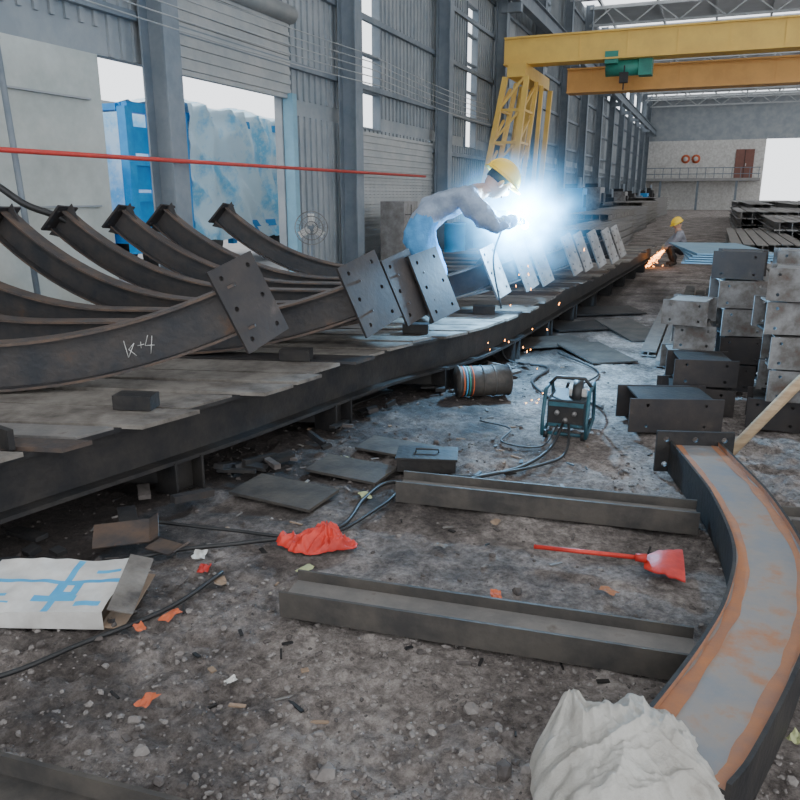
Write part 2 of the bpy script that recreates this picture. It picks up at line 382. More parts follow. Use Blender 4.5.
# ------------------------------------------------------------------ gantry crane
gc = MB('gantry_crane'); gs = 26; gx = -6.3
for y, zb, zt, mm in ((gs, 5.72, 6.5, M_yellow), (gs+2.6, 5.1, 5.85, M_orange)):
    xl = 4.5 if y == gs else 5.3
    gc.box((xl, y, (zb+zt)/2), (2*(15.8-xl), .55, zt-zb), mm)
    for z in (zb, zt): gc.box((xl, y, z), (2*(15.8-xl), .72, .05), mm)
    for k in range(14): gc.box((-4.4+1.45*k, y-.28, (zb+zt)/2), (.03, .03, zt-zb), mm)
for x in (gx, 14.8): gc.box((x, gs+1.3, 5.5), (.6, 3.8, .4), M_yellow)
for x, sk_ in ((gx, -.6), (14.8, .6)):
    for dx in (-.35, .35):
        gc.bar((x+dx, gs-.6, 5.3), (x+sk_+dx*1.6, gs-1.0, .3), .16, .16, M_yellow); gc.bar((x+dx, gs+3.2, 5.3), (x+sk_+dx*1.6, gs+3.6, .3), .16, .16, M_yellow)
        gc.bar((x+dx, gs+.9, 5.3), (x+sk_+dx*1.6, gs+.2, .3), .13, .13, M_yellow); gc.bar((x+dx, gs+1.7, 5.3), (x+sk_+dx*1.6, gs+2.4, .3), .13, .13, M_yellow)
    for z in (1.3, 2.3, 3.3, 4.3):
        q = (5.3-z)/5; xc = x+sk_*q; e = .35*(1+.6*q)
        gc.bar((xc-e, gs-.6-.4*q, z), (xc+e, gs-.6-.4*q, z), .08, .08, M_yellow)
        gc.bar((xc-e, gs-.6-.4*q, z), (xc+e, gs-.5-.4*q, z+1), .07, .07, M_yellow)
        for dx in (-e, e):
            gc.bar((xc+dx, gs-.6-.4*q, z), (xc+dx, gs+.9-.7*q, z+.8), .07, .07, M_yellow); gc.bar((xc+dx, gs-.6-.4*q, z), (xc+dx, gs+.9-.7*q, z), .07, .07, M_yellow)
    gc.box((x+sk_, gs+1.3, .2), (.5, 5.4, .3), M_yellow)
    for y in (gs-.8, gs+3.4): gc.cyl((x+sk_-.1, y, .13), (x+sk_+.1, y, .13), .15, M_dark)
gc.box((-3.1, gs+1.3, 5.9), (1.1, 2.6, .3), M_yellow); gc.cyl((-3.6, gs+.2, 5.5), (-2.6, gs+.2, 5.5), .25, M_green); gc.box((-2.4, gs+.2, 5.5), (.4, .5, .55), M_green); gc.box((-3.4, gs-.1, 5.75), (.4, .4, .35), M_green)
gc.box((-3.0, gs-.2, 5.15), (.25, .2, .3), M_dark); gc.bar((-3.0, gs-.2, 5.5), (-3.0, gs-.2, 4.8), .04, .04, M_dark)
gc.done()

# ------------------------------------------------------------------ assembly table
TZ = .5
tb = MB('assembly_table')
L = [0]
for i in range(1, len(ep)): L.append(L[-1]+(ep[i]-ep[i-1]).length)
def along(d):
    for i in range(1, len(ep)):
        if d <= L[i]:
            q = (d-L[i-1])/(L[i]-L[i-1]); return ep[i-1].lerp(ep[i], q), (ep[i]-ep[i-1]).normalized()
    return ep[-1], (ep[-1]-ep[-2]).normalized()
back = S(-1, .12, 0)
for off in (.0, 1.5, 3.2):
    path = [p+back*(off+.12)+Vector((0,0,TZ-.172)) for p in ep]
    tb.sweep(path, hsec(.30, .18, .022, .015), M_dark)
dd = 0
while dd < L[-1]-.5:
    wd = R.uniform(.24, .44); p, tt = along(dd+wd/2); ln = 3.7
    c = p+back*(ln/2-R.uniform(-.03, .14))+Vector((0,0,TZ-.011-R.uniform(0,.012)))
    w2 = tt*(wd/2-R.uniform(.012,.045)); l2 = back*(ln/2); th = Vector((0,0,.011))
    vs = [c-w2-l2-th, c+w2-l2-th, c+w2+l2-th, c-w2+l2-th, c-w2-l2+th, c+w2-l2+th, c+w2+l2+th, c-w2+l2+th]
    tb.add(vs, [(0,3,2,1),(4,5,6,7),(0,1,5,4),(1,2,6,5),(2,3,7,6),(3,0,4,7)], R.choice((M_plank,M_plank,M_plank,M_beamG,M_rib,M_rib2))); dd += wd
dd = .6
while dd < L[-1]:
    p, tt = along(dd)
    for off in (.12, 1.62, 3.32):
        q = p+back*off; tb.sweep([q+Vector((0,0,-.02)), q+Vector((0,0,.19))], hsec(.2, .2, .015, .015), M_dark, up=tt)
    tb.bar(p+back*.12+Vector((0,0,.08)), p+back*3.3+Vector((0,0,.08)), .1, .1, M_dark)
    dd += 1.45
for d_, o_ in ((3.4,.25),(4.9,.35),(6.3,.3),(7.6,.3)):
    p, tt = along(d_); tb.box(frame(p+back*o_+Vector((0,0,TZ+.04)), back), (.22,.12,.08), M_dark)
p, tt = along(2.6); tb.box(frame(p+back*.3+Vector((0,0,TZ+.05)), tt), (.16,.03,.14), M_plank); tb.box(frame(p+back*.2+Vector((0,0,TZ+.04)), tt), (.03,.2,.1), M_dark)
for k in range(26):  # dark stock added under the table to deepen its shade
    p, tt = along(R.uniform(.8, 14)); off = R.uniform(.35, 2.4); q = p+back*off; an = R.uniform(-.25,.25)
    dv = (tt*math.cos(an)+back*math.sin(an)); ln = R.uniform(.5,1.1); hh = R.uniform(.06,.24)
    tb.sweep([q-dv*ln/2+Vector((0,0,hh/2)), q+dv*ln/2+Vector((0,0,hh/2))], hsec(hh,.14,.01,.01), M_dark)
tb.done()
pile = MB('steel_offcut_pile')  # dark materials chosen so the offcuts carry the table's shadow in their colour
for k in range(34):
    p, tt = along(R.uniform(2.2, 7.5)); q = p-back*R.uniform(-.15, .25); an = R.random()*3.1; ln = R.uniform(.06,.3)
    pile.box(Matrix.Translation((q.x, q.y, .02+R.random()*.03)) @ Matrix.Rotation(an, 4, 'Z') @ Matrix.Rotation(R.uniform(-.25,.25), 4, 'Y'), (ln, R.uniform(.02,.09), R.uniform(.01,.04)), R.choice((M_dark, M_dark, M_dark, M_rockd, M_rib)))
pile.done()

# ------------------------------------------------------------------ arch ribs
def rib(rx, ry, lx, ly, right=1.5, RR=3.6, lrise=.78, llen=2.0, lplate=True, pw=.36, ph=.52, light=False, dep=.25, dz=0):
    b = MB('steel_arch_rib'); a = S(lx, ly); c = S(rx, ry); e = (c-a); Ln = e.length; e.normalize()
    low = c-e*right; ll = Ln-right; pts = []; ups = []; RL = (llen**2+lrise**2)/(2*lrise) if lrise else 99
    N = 36
    for i in range(N+1):
        x = -ll+(ll+right)*i/N
        if x >= 0: z = x*x/(2*RR); sl = math.atan(x/RR)
        else:
            q = max(0, -x-(ll-llen)); z = RL-math.sqrt(RL*RL-q*q) if lrise else 0; sl = -math.asin(min(.95, q/RL)) if lrise else 0
        pts.append(low+e*x+Vector((0,0,TZ+dep/2+.004+z+dz))); ups.append(-e*math.sin(sl)+Z*math.cos(sl))
    b.sweep(pts, hsec(dep, .17, .016, .012), M_rib, ups=ups, mf=lambda k, m: M_rib2 if k in (5,6,7,0,11,1) else M_rib)
    for i, sgn in ((N, 1), (0, -1)):
        if i == 0 and not lplate: continue
        t = (pts[N]-pts[N-1]).normalized() if i == N else (pts[0]-pts[1]).normalized()
        u = ups[i]
        wv = S(.62, .78, 0) if i == N else S(.30, .95, 0)
        wv = (wv-u*wv.dot(u)).normalized(); nrm = wv.cross(u)
        M = Matrix((wv, u, nrm)).transposed().to_4x4(); M.translation = pts[i]+t*.02
        w_, h_ = (pw, ph) if i == N else (.30, .32)
        b.holed(M, w_, h_, .02, M_plateL if (light and i == N) else M_plate, 2, 2 if i == 0 else 3, .017)
        for sd in (-1, 1):
            q = pts[i]-t*.09+u*(sd*(dep/2+.035)); b.add([q-wv*.005-u*sd*.035-t*.06, q-wv*.005-u*sd*.035+t*.1, q-wv*.005+u*sd*.055+t*.1, q+wv*.005-u*sd*.035-t*.06, q+wv*.005-u*sd*.035+t*.1, q+wv*.005+u*sd*.055+t*.1], [(0,1,2),(3,5,4),(0,3,4,1),(1,4,5,2),(2,5,3,0)], M_rib)
    return b
b = rib(-.95, 4.62, -5.1, 4.10, dep=.29, right=1.6, RR=3.6, pw=.38, ph=.54)
ck = mat('chalk', (.6,.6,.58), (.45,.45,.43), 20, .9)
cp = S(-1.62, 4.525, 0); ce = S(1, .125, 0).normalized()
def chalk(pts):
    for p, q in zip(pts, pts[1:]):
        P = cp+ce*p[0]+Vector((0,0,.745+p[1]+p[0]*.22)); Q = cp+ce*q[0]+Vector((0,0,.745+q[1]+q[0]*.22)); b.tube([P, Q], .0025, ck, 5)
chalk([(-.07,.06),(-.05,-.05),(-.01,.03),(-.045,.0),(.0,-.05)]); chalk([(.01,.01),(.05,.01)]); chalk([(.03,.03),(.03,-.01)]); chalk([(.075,.06),(.055,.0),(.11,-.01)]); chalk([(.10,.05),(.085,-.06)])
b.done()
rib(-.24, 5.55, -4.6, 5.5, pw=.46, ph=.54).done()
rib(.04, 5.95, -4.3, 6.3, pw=.38, ph=.54).done()
rib(.26, 6.15, -3.72, 7.2, pw=.40, ph=.56).done()
for r in ((.89,7.25,-3.45,7.85), (1.27,7.85,-3.05,8.4), (1.52,8.3,-2.75,8.9), (2.10,9.4,-2.3,10.0)):
    rib(*r, light=True, pw=.27, ph=.5, dep=.24).done()
for r in ((2.34,9.85,-.6,10.2), (2.66,10.4,-.2,10.8), (3.0,11.0,.2,11.4), (3.4,12.0,.6,12.4)):
    rib(*r, lplate=False, lrise=0, light=True, pw=.27, ph=.5, dep=.24).done()

# ------------------------------------------------------------------ curved H-beam on the floor (right)
cb = MB('curved_steel_beam')
cpts = catmull([S(*p, .1) for p in ((1.80,4.34),(1.76,3.9),(1.71,3.48),(1.57,2.9),(1.36,2.47),(1.13,2.14),(.85,1.80),(.74,1.69))], 8)
H = .1; D = .30; tf = .014
prof = [(-D/2,-H),(-D/2+tf,-H),(-D/2+tf,.06),(D/2-tf,.06),(D/2-tf,-H),(D/2,-H),(D/2,H),(D/2-tf,H),(D/2-tf,.074),(-D/2+tf,.074),(-D/2+tf,H),(-D/2,H)]
cb.sweep(cpts, prof, M_dark, mf=lambda k, m: M_web if k == 8 else (M_rust if k in (7,9) else M_dark))
t = (cpts[0]-cpts[1]).normalized(); sd = t.cross(Z).normalized()
M = Matrix((sd, Z, sd.cross(Z))).transposed().to_4x4(); M.translation = cpts[0]+t*.012+Vector((0,0,.03))
cb.holed(M, .46, .26, .02, M_dark, 3, 2, .018)
for o1, wd in ((-.110,.021), (.108,.022)):
    vs = []; 
    for i, p in enumerate(cpts):
        sdv = (cpts[min(i+1,len(cpts)-1)]-cpts[max(i-1,0)]).normalized().cross(Z); ww = wd*(1+.6*noise.noise(Vector((i*.35, o1*50, 0))))
        for q in (-ww, ww): vs.append(p+sdv*(o1+q)+Vector((0,0,.0755)))
    cb.add(vs, [(2*i, 2*i+1, 2*i+3, 2*i+2) for i in range(len(cpts)-1)], M_rust)
cb.done()

def floor_beam(p, q, w, h, m1, m2):
    b = MB('steel_beam'); P = S(*p, h/2); Q = S(*q, h/2); tf = .012
    prof = [(-w/2,-h/2),(-w/2+tf,-h/2),(-w/2+tf,-.012),(w/2-tf,-.012),(w/2-tf,-h/2),(w/2,-h/2),(w/2,h/2),(w/2-tf,h/2),(w/2-tf,.01),(-w/2+tf,.01),(-w/2+tf,h/2),(-w/2,h/2)]
    b.sweep([P, P.lerp(Q,.5), Q], prof, m1, mf=lambda k, m: m2 if k == 8 else m1); return b
M_fb = mat('beam_flange', (.05,.047,.045), (.10,.088,.076), 5, .6, .3, .2)
floor_beam((-.46,2.80),(1.06,2.36), .20, .11, M_fb, M_beamG).done()
floor_beam((.0,3.97),(1.52,3.54), .18, .12, M_fb, M_beamG).done()
floor_beam((1.93,3.46),(3.0,3.25), .18, .12, M_fb, M_beamG).done()
ab = MB('angle_iron'); ab.sweep([S(-1.9,2.02,.03), S(-.45,1.58,.03)], [(-.05,-.03),(.05,-.03),(.05,-.02),(-.035,-.02),(-.035,.045),(-.05,.045)], M_fb); ab.done()

for (x, y, w, h, an, mm) in ((-.66,3.98,.55,.30,-28,M_fb),(-.3,4.35,.5,.28,-28,M_fb),(-.02,4.75,.5,.26,-28,M_fb),(1.7,8.5,.9,.5,15,M_fb),(2.4,9.6,1.0,.5,15,M_dark),(2.1,7.9,.5,.9,12,M_fb),(2.9,10.9,1.2,.6,10,M_dark),(2.9,9.3,.5,1.3,5,M_fb)):
    q = MB('steel_plate'); M = Matrix.Translation(S(x, y, .02)) @ Matrix.Rotation(A+math.radians(an), 4, 'Z') @ Matrix.Rotation(math.radians(2), 4, 'X')
    q.box(M, (w, h, .016), mm); q.done()
q = MB('steel_toolbox'); M = Matrix.Translation(S(.17, 4.42, .05)) @ Matrix.Rotation(A-.1, 4, 'Z'); q.box(M, (.36, .22, .08), M_dark)
q.box(M @ Matrix.Translation((0,0,.045)), (.38,.24,.015), M_dark); q.tube([M @ Vector(p) for p in ((-.07,0,.05),(-.07,0,.075),(.07,0,.075),(.07,0,.05))], .007, M_blk, 6); q.done(.004)

# ------------------------------------------------------------------ cables
def cable(pts, r=.011, name='welding_cable', m=M_blk):
    c = MB(name); c.tube(catmull([S(*p) if len(p) == 3 else S(*p, .012) for p in pts], 8), r, m, 8); c.done()
cable([(1.15,5.05,.1),(1.0,4.75),(.75,4.4),(.45,4.22),(.3,4.12),(-.05,4.15),(-.2,3.9),(-.33,3.5),(-.75,3.35),(-1.2,3.2),(-1.6,2.7),(-1.9,2.45)])
cable([(1.2,5.1,.12),(1.1,4.7),(.9,4.45),(.5,4.26),(.1,4.2),(-.1,3.8),(-.4,3.42),(-.9,3.5),(-1.3,3.6)], .009)
cable([(1.25,5.4,.3),(1.3,5.9,.02),(1.2,6.6),(1.45,7.2),(1.1,7.6),(1.0,7.5,.4)], .012)
cable([(1.35,5.3,.2),(1.6,5.7,.02),(1.5,6.3),(1.9,7.0),(1.7,7.9)], .009)
cable([(-2.2,2.1),(-1.5,2.25),(-1.2,2.5),(-.95,2.75),(-.8,3.05)], .010)
cable([(.6,5.4),(.8,5.2),(.7,4.9),(.95,4.8),(1.1,5.0,.1)], .006)

# ------------------------------------------------------------------ wire feeder
wf = MB('welding_wire_feeder'); M0 = Matrix.Translation(S(1.22, 5.2, 0)) @ Matrix.Rotation(A-.35, 4, 'Z')
M_wf = mat('feeder_case', (.02,.035,.045), (.035,.05,.06), 6, .5); M_teal = mat('feeder_trim', (.025,.11,.14), (.015,.05,.07), 6, .5)
def lb(c, s, m): wf.box(M0 @ Matrix.Translation(c), s, m)
lb((0,0,.17), (.26,.34,.20), M_wf); lb((0,-.175,.17), (.24,.012,.18), M_dark); lb((0,-.184,.24), (.24,.012,.03), M_teal); lb((0,-.184,.09), (.24,.012,.02), M_teal)
for x in (-.15, .15):
    wf.tube([M0 @ Vector(p) for p in ((x,-.24,.03),(x,-.24,.14),(x,-.15,.33),(x,.15,.33),(x,.24,.14),(x,.24,.03),(x,-.24,.03))], .013, M_teal, 8)
wf.tube([M0 @ Vector(p) for p in ((-.15,0,.33),(-.1,0,.39),(.1,0,.39),(.15,0,.33))], .014, M_blk, 8)
for y in (-.2, .2): wf.tube([M0 @ Vector((-.15,y,.03)), M0 @ Vector((.15,y,.03))], .013, M_teal, 8)
wf.cyl(M0 @ Vector((.03,-.05,.30)), M0 @ Vector((.09,-.05,.30)), .09, M_blk, 22); wf.cyl(M0 @ Vector((.0,-.05,.30)), M0 @ Vector((.12,-.05,.30)), .03, M_white, 14)
for x, z in ((-.06,.18),(.06,.18),(0,.13)): wf.cyl(M0 @ Vector((x,-.18,z)), M0 @ Vector((x,-.205,z)), .017, M_plateL, 12)
for x in (-.13, .13):
    for y in (-.2, .2): wf.cyl(M0 @ Vector((x-.015,y,.022)), M0 @ Vector((x+.015,y,.022)), .03, M_blk, 12)
wf.done()

dr = MB('metal_drum'); a = S(.48, 6.12, .135); c = S(.92, 6.2, .135); ax = (c-a).normalized()
dr.tube([a, a+ax*.012, a+ax*.012, c-ax*.012, c-ax*.012, c], [.135,.135,.128,.128,.135,.135], M_fb, 28)
for k, mm in ((.03,M_lit1),(.055,M_blue),(.08,M_green),(.11,M_lit1)): dr.cyl(a+ax*k, a+ax*(k+.010), .129, mm, 28)
for k in (.2, .3): dr.cyl(a+ax*k, a+ax*(k+.012), .133, M_fb, 28)
dr.cyl(c, c+ax*.004, .11, M_blk, 24); dr.done()

# ------------------------------------------------------------------ crumpled heaps: sack and bag
def heap(name, cx, cy, rx, ry, h0, m, seed, n=100, a1=.03, f1=5, neck=None, z0=0, rot=0, pw=.5, crease=0, slump=0):
    q = MB(name); vs = []; sd_ = Vector((seed, seed*.7, seed*1.3))
    for j in range(n+1):
        for i in range(n+1):
            u = i/n*2-1; v = j/n*2-1
            du = u*math.sqrt(1-v*v/2); dv = v*math.sqrt(1-u*u/2); r = min(1, math.hypot(du, dv)); th = math.atan2(dv, du)
            oc = 1+.30*noise.noise(Vector((math.cos(th)*1.3, math.sin(th)*1.3, 0))+sd_)+.10*noise.noise(Vector((math.cos(th)*5, math.sin(th)*5, 0))+sd_)
            x = du*rx*oc; y = dv*ry*oc; p = Vector((x, y*.55, 0))+sd_; p2 = Vector((x*.5+y*.5, (y-x)*1.1, 2))+sd_
            wp_ = Vector((noise.noise(p*f1*.6), noise.noise(p*f1*.6+Vector((7,3,1))), 0))*1.1/f1
            def rg(P, f): return max(-.7, 1-4.5*abs(noise.noise(P*f)))
            g1 = rg(p+wp_, f1); r1 = g1; r2 = rg(p2+wp_*1.4, f1*1.8); r3 = rg(p+wp_, f1*4.2)
            base = h0*max(0, 1-r**2.4)**pw*(1-slump*du+slump*.5*dv)
            fold = a1*(1.0*r1+.6*r2+.18*r3)
            if crease:
                w1 = Vector((x, y, 0))+wp_*.6; fold += crease*(1-4*abs(noise.noise(Vector((w1.x*34+w1.y*12, w1.y*13, seed)))))+crease*.7*(1-4*abs(noise.noise(Vector((w1.x*11, w1.y*30-w1.x*10, seed+4)))))
            if neck:
                dn = math.hypot(x-neck[0], y-neck[1]); an = math.atan2(y-neck[1], x-neck[0])
                fold += neck[2]*math.exp(-(dn/.045)**2)+.020*max(-.3, math.cos(an*8+2*noise.noise(p*4)))*math.exp(-dn/.16)*min(1, dn/.03)
            z = base+fold*min(1, (1-r)*6+.12)
            vs.append(S(cx, cy)+S(x*math.cos(rot)-y*math.sin(rot), x*math.sin(rot)+y*math.cos(rot), max(z, .0)+z0+.002*r1))
    q.add(vs, [(j*(n+1)+i, j*(n+1)+i+1, (j+1)*(n+1)+i+1, (j+1)*(n+1)+i) for j in range(n) for i in range(n)], m, True); q.done()
heap('woven_sack', .650, 1.71, .285, .30, .25, M_sack, 6.7, 230, .021, 4.6, neck=(-.15,.17,.045), pw=.55, crease=.0035, slump=.14)
heap('red_plastic_bag', -.41, 3.36, .175, .11, .04, M_redp, 9.1, 130, .024, 7, neck=(.05,.02,.03), crease=.003)

sv = MB('red_dustpan'); hp = S(.64, 3.27, .03); hq = S(1.08, 3.13, .045)
sv.tube([hp, hq], .011, M_redp, 10); hd = (hq-hp).normalized(); sd = hd.cross(Z).normalized(); sv.tube([hq, hq+hd*.05], [.018,.022], M_redp, 10)
vs = []; n = 10
for j in range(9):
    for i in range(n+1):
        a = j/8; b_ = (i/n-.5)*2; wd = .05+.11*a**.6
        h_ = .02+.055*math.sin(min(a*2.2,math.pi*.5))*(1-abs(b_)**3*.6)*(1-a*.6)+.008*noise.noise(Vector((a*9,b_*5,1)))
        vs.append(hq+hd*(.04+.17*a)+sd*(b_*wd)+Vector((0,0,h_-.04)))
fs = [(j*(n+1)+i, j*(n+1)+i+1, (j+1)*(n+1)+i+1, (j+1)*(n+1)+i) for j in range(8) for i in range(n)]
sv.add(vs, fs, M_redp, True); sv.add([v-Vector((0,0,.006)) for v in vs], [f[::-1] for f in fs], M_redp, True)
sv.done()

# printed carton, partly collapsed, end flaps open
cx = MB('printed_carton'); M0 = Matrix.Translation(S(-1.46, 2.81, .04)) @ Matrix.Rotation(A-.03, 4, 'Z') @ Matrix.Rotation(math.radians(5), 4, 'X')
hx, hy = .30, .19
def warp(x, y): return .048+.016*noise.noise(Vector((x*5, y*5, 1)))+.008*noise.noise(Vector((x*13, y*13, 1)))+.015*max(0, x/hx)**2
def blueprint(x, y):
    u, v = x/hx, y/hy
    if abs(u-.22) < .055 and abs(v) < .97: return True
    if abs(v-.12) < .07: return True
    if abs(u-.22) < .30 and abs(v+.50) < .10: return True
    if abs(u-.30) < .19 and abs(v+.12) < .28 and not (abs(u-.30) < .07 and abs(v+.12) < .11): return True
    if -.85 < u < -.45 and abs(v+.45) < .045: return True
    if -.75 < u < -.35 and abs(v+.68) < .035: return True
    if .55 < u < .9 and (abs(v+.72) < .08 or abs(v-.5) < .04): return True
    return False
nxx, nyy = 120, 76; top = []; 
for j in range(nyy+1):
    for i in range(nxx+1):
        x = -hx+2*hx*i/nxx; y = -hy+2*hy*j/nyy; top.append(M0 @ Vector((x, y, warp(x, y))))
fb, fw = [], []
for j in range(nyy):
    for i in range(nxx):
        f = (j*(nxx+1)+i, j*(nxx+1)+i+1, (j+1)*(nxx+1)+i+1, (j+1)*(nxx+1)+i)
        (fb if blueprint(-hx+2*hx*(i+.5)/nxx, -hy+2*hy*(j+.5)/nyy) else fw).append(f)
o0 = len(cx.v); cx.v += top
for fl, mm in ((fb, M_blue), (fw, M_white)):
    for f in fl: cx.f.append([o0+k for k in f]); cx.m.append(cx.mi(mm)); cx.s.append(True)
for y in (-hy, hy):
    vs = []
    for i in range(41):
        x = -hx+2*hx*i/40; vs += [M0 @ Vector((x, y, warp(x, y))), M0 @ Vector((x, y*1.02, -.025))]
    cx.add(vs, [(2*i, 2*i+1, 2*i+3, 2*i+2) for i in range(40)], M_white)
cx.box(M0 @ Matrix.Translation((0,0,-.025)), (2*hx,2*hy,.005), M_card)
cx.box(M0 @ Matrix.Translation((hx+.045,.01,.055)) @ Matrix.Rotation(.30, 4, 'Y') @ Matrix.Rotation(.12, 4, 'Z'), (.10,2*hy,.005), M_plank); cx.box(M0 @ Matrix.Translation((hx+.03,0,-.02)) @ Matrix.Rotation(.1, 4, 'Y'), (.09,2*hy,.005), M_card)
cx.done()
for x, y, w_, h_, an, tl in ((-1.36,3.36,.26,.18,.3,.25),(-1.12,3.25,.15,.10,-.5,.1)):
    c2 = MB('cardboard_sheet'); M0 = Matrix.Translation(S(x, y, .03+tl*.1)) @ Matrix.Rotation(A+an, 4, 'Z') @ Matrix.Rotation(tl, 4, 'X')
    c2.box(M0, (w_, h_, .006), M_rib2); c2.box(M0 @ Matrix.Translation((w_/2+.02,0,.012)) @ Matrix.Rotation(-.6, 4, 'Y'), (.06, h_, .005), M_rib2); c2.done()

lt = MB('floor_litter')
for x, y, s_, mm in ((-.93,2.70,.05,M_lit1),(-.85,2.17,.045,M_lit1),(.41,2.87,.045,M_lit1),(-.43,3.08,.05,M_lit2),(-.95,3.24,.06,M_white),(-.90,3.12,.05,M_redp),(-1.02,2.6,.035,M_lit1),(.22,4.6,.05,M_blue),(-.2,3.95,.06,M_lit2),(-.35,4.6,.05,M_lit2),(.9,2.9,.045,M_rust),(.2,3.35,.04,M_beamG),(-.6,2.3,.025,M_white),(1.25,2.0,.04,M_lit2),(.5,3.6,.04,M_card),(-.8,3.0,.05,M_card)):
    vs = []; p0 = S(x, y); an = R.random()*6
    for j in range(5):
        for i in range(5):
            a, b_ = (i/4-.5), (j/4-.5); z = .018+.02*abs(noise.noise(Vector((a*3+x*7, b_*3+y*5, 0)))); q = 1+.3*noise.noise(Vector((x*9+i, y*9+j, 2)))
            vs.append((p0.x+(a*math.cos(an)-b_*math.sin(an)*.6)*s_*1.7*q, p0.y+(a*math.sin(an)+b_*math.cos(an)*.6)*s_*1.7*q, z+gh(p0.x, p0.y)))
    lt.add(vs, [(j*5+i, j*5+i+1, j*5+i+6, j*5+i+5) for j in range(4) for i in range(4)], mm, False)
for k in range(220):
    Y = 1.9+6.5*R.random(); X = R.uniform(-.45,.45)*Y; p = S(X, Y); an = R.random()*3.1
    lt.box(Matrix.Translation((p.x, p.y, gh(p.x, p.y)+.008)) @ Matrix.Rotation(an, 4, 'Z') @ Matrix.Rotation(R.uniform(-.2,.2), 4, 'X'), (R.uniform(.02,.08), R.uniform(.005,.022), .006), R.choice((M_dark, M_card, M_rockd, M_beamG, M_rock, M_dark)))
lt.done()

# ------------------------------------------------------------------ connector stacks (right)
def connector(b, M, w, dp, h, light):
    def T(x, y, z): return M @ Matrix.Translation((x, y, z))
    mm = M_plateS if light else M_plate
    b.holed(T(0, -dp/2, h/2) @ Matrix.Rotation(math.pi/2, 4, 'X'), w, h-.012, .016, mm, 2, 2, .012)
    b.holed(T(0, dp/2, h/2) @ Matrix.Rotation(math.pi/2, 4, 'X'), w, h-.012, .016, mm, 2, 2, .012)
    b.box(T(0, 0, .012), (w*.8, dp-.01, .012), M_dark); b.box(T(0, 0, h-.018), (w*.8, dp-.01, .012), M_beamG if light else M_dark); b.box(T(0, 0, h/2), (.012, dp-.01, h-.03), M_dark)
    for x in (-w*.25, w*.25): b.box(T(x, -dp/2+.05, h/2), (.01, .08, h-.04), M_dark)
def stack(x, y, rows, w=.42, dp=.36, h=.22, an=0, li=2):
    b = MB('steel_connector_stack')
    for k in range(rows):
        M = Matrix.Translation(S(x+R.uniform(-.06,.06), y+R.uniform(-.05,.05), k*h)) @ Matrix.Rotation(A+an+R.uniform(-.22,.22), 4, 'Z'); connector(b, M, w*R.uniform(.9,1.08), dp, h, k >= rows-li and R.random() < .9)
    b.done()
stack(2.80,5.3,5,.36,.36,.235,-.3,4); stack(2.42,6.15,4,.34,.36,.21,-.35,3); stack(3.3,5.55,5,.4,.36,.22,-.3,3); stack(2.95,6.5,5,.4,.36,.24,-.3,3)
stack(2.0,5.35,1,.62,.4,.26,-.25,0); stack(3.5,6.6,5,.4,.36,.24,-.2,2); stack(2.35,5.75,2,.5,.36,.22,-.3,0)
stack(3.05,4.7,2,.4,.36,.2,.1,0)
wp = MB('wooden_pole'); wp.tube([S(2.14,4.62,.02), S(2.6,4.80,.42), S(3.25,4.98,.98)], [.035,.037,.04], M_wood, 12); wp.done()

def bundle(x, y, ln, nx_, nz_, name, mm, sx=.14, sz=.12, an=0.0, z0=0):
    b = MB(name); d = Vector((math.sin(an), math.cos(an), 0)); sd = Vector((d.y, -d.x, 0)); o = S(x, y)
    for k in range(nz_):
        for i in range(nx_):
            if R.random() < .12 and k == nz_-1: continue
            st = R.uniform(-.3, .3); p = o+sd*(i*sx*1.15)+d*st+Vector((0,0,z0+sz/2+k*sz)); q = p+d*(ln+R.uniform(-.3,.3))
            b.sweep([p, q], [(-sx/2,-sz/2),(sx/2,-sz/2),(sx/2,-sz/2+.012),(.008,-sz/2+.012),(.008,sz/2-.012),(sx/2,sz/2-.012),(sx/2,sz/2-.001),(-sx/2,sz/2-.001),(-sx/2,sz/2-.012),(-.008,sz/2-.012),(-.008,-sz/2+.012),(-sx/2,-sz/2+.012)], mm if R.random() < .7 else M_beamG)
    b.done()
bundle(2.55,7.6,4.5,2,1,'steel_beam_bundle',M_beamG,.16,.06)
bundle(2.95,7.9,5.5,3,2,'steel_beam_bundle',M_plank,.14,.07)
bundle(3.7,8.2,6,6,4,'steel_beam_bundle',M_beamG)
bundle(5.0,8.2,7,6,5,'steel_beam_bundle',M_plank)
bundle(6.6,15,8,8,4,'steel_beam_bundle',M_beamG,.2,.18)
bundle(9.4,19,9,8,5,'steel_beam_bundle',M_concr,.25,.2)
bundle(11.5,26,10,10,5,'steel_beam_bundle',M_concr,.3,.22)
bundle(15.5,34,12,12,5,'steel_beam_bundle',M_concr,.3,.25)
bundle(20,46,14,12,5,'steel_beam_bundle',M_concr,.35,.25)
for (x, y, l, a_, b_, mm) in ((3.6,17.5,6,5,5,M_beamG),(5.2,24,8,6,6,M_plank),(7.8,32,10,7,6,M_beamG),(11,42,12,9,7,M_plank),(16,56,16,10,8,M_beamG)):
    bundle(x, y, l, a_, b_, 'steel_beam_bundle', mm, .22, .18)
bs = MB('blue_sheet_pile')
mb_ = mat('blue_sheet', (.13,.27,.38), (.2,.33,.42), 3, .5)
for k in range(5): bs.box(Matrix.Translation(S(5.0,11.8+.05*k,.72+.03*k)) @ Matrix.Rotation(.05*k, 4, 'Z'), (1.1, 2.6, .02), mb_)
bs.done()

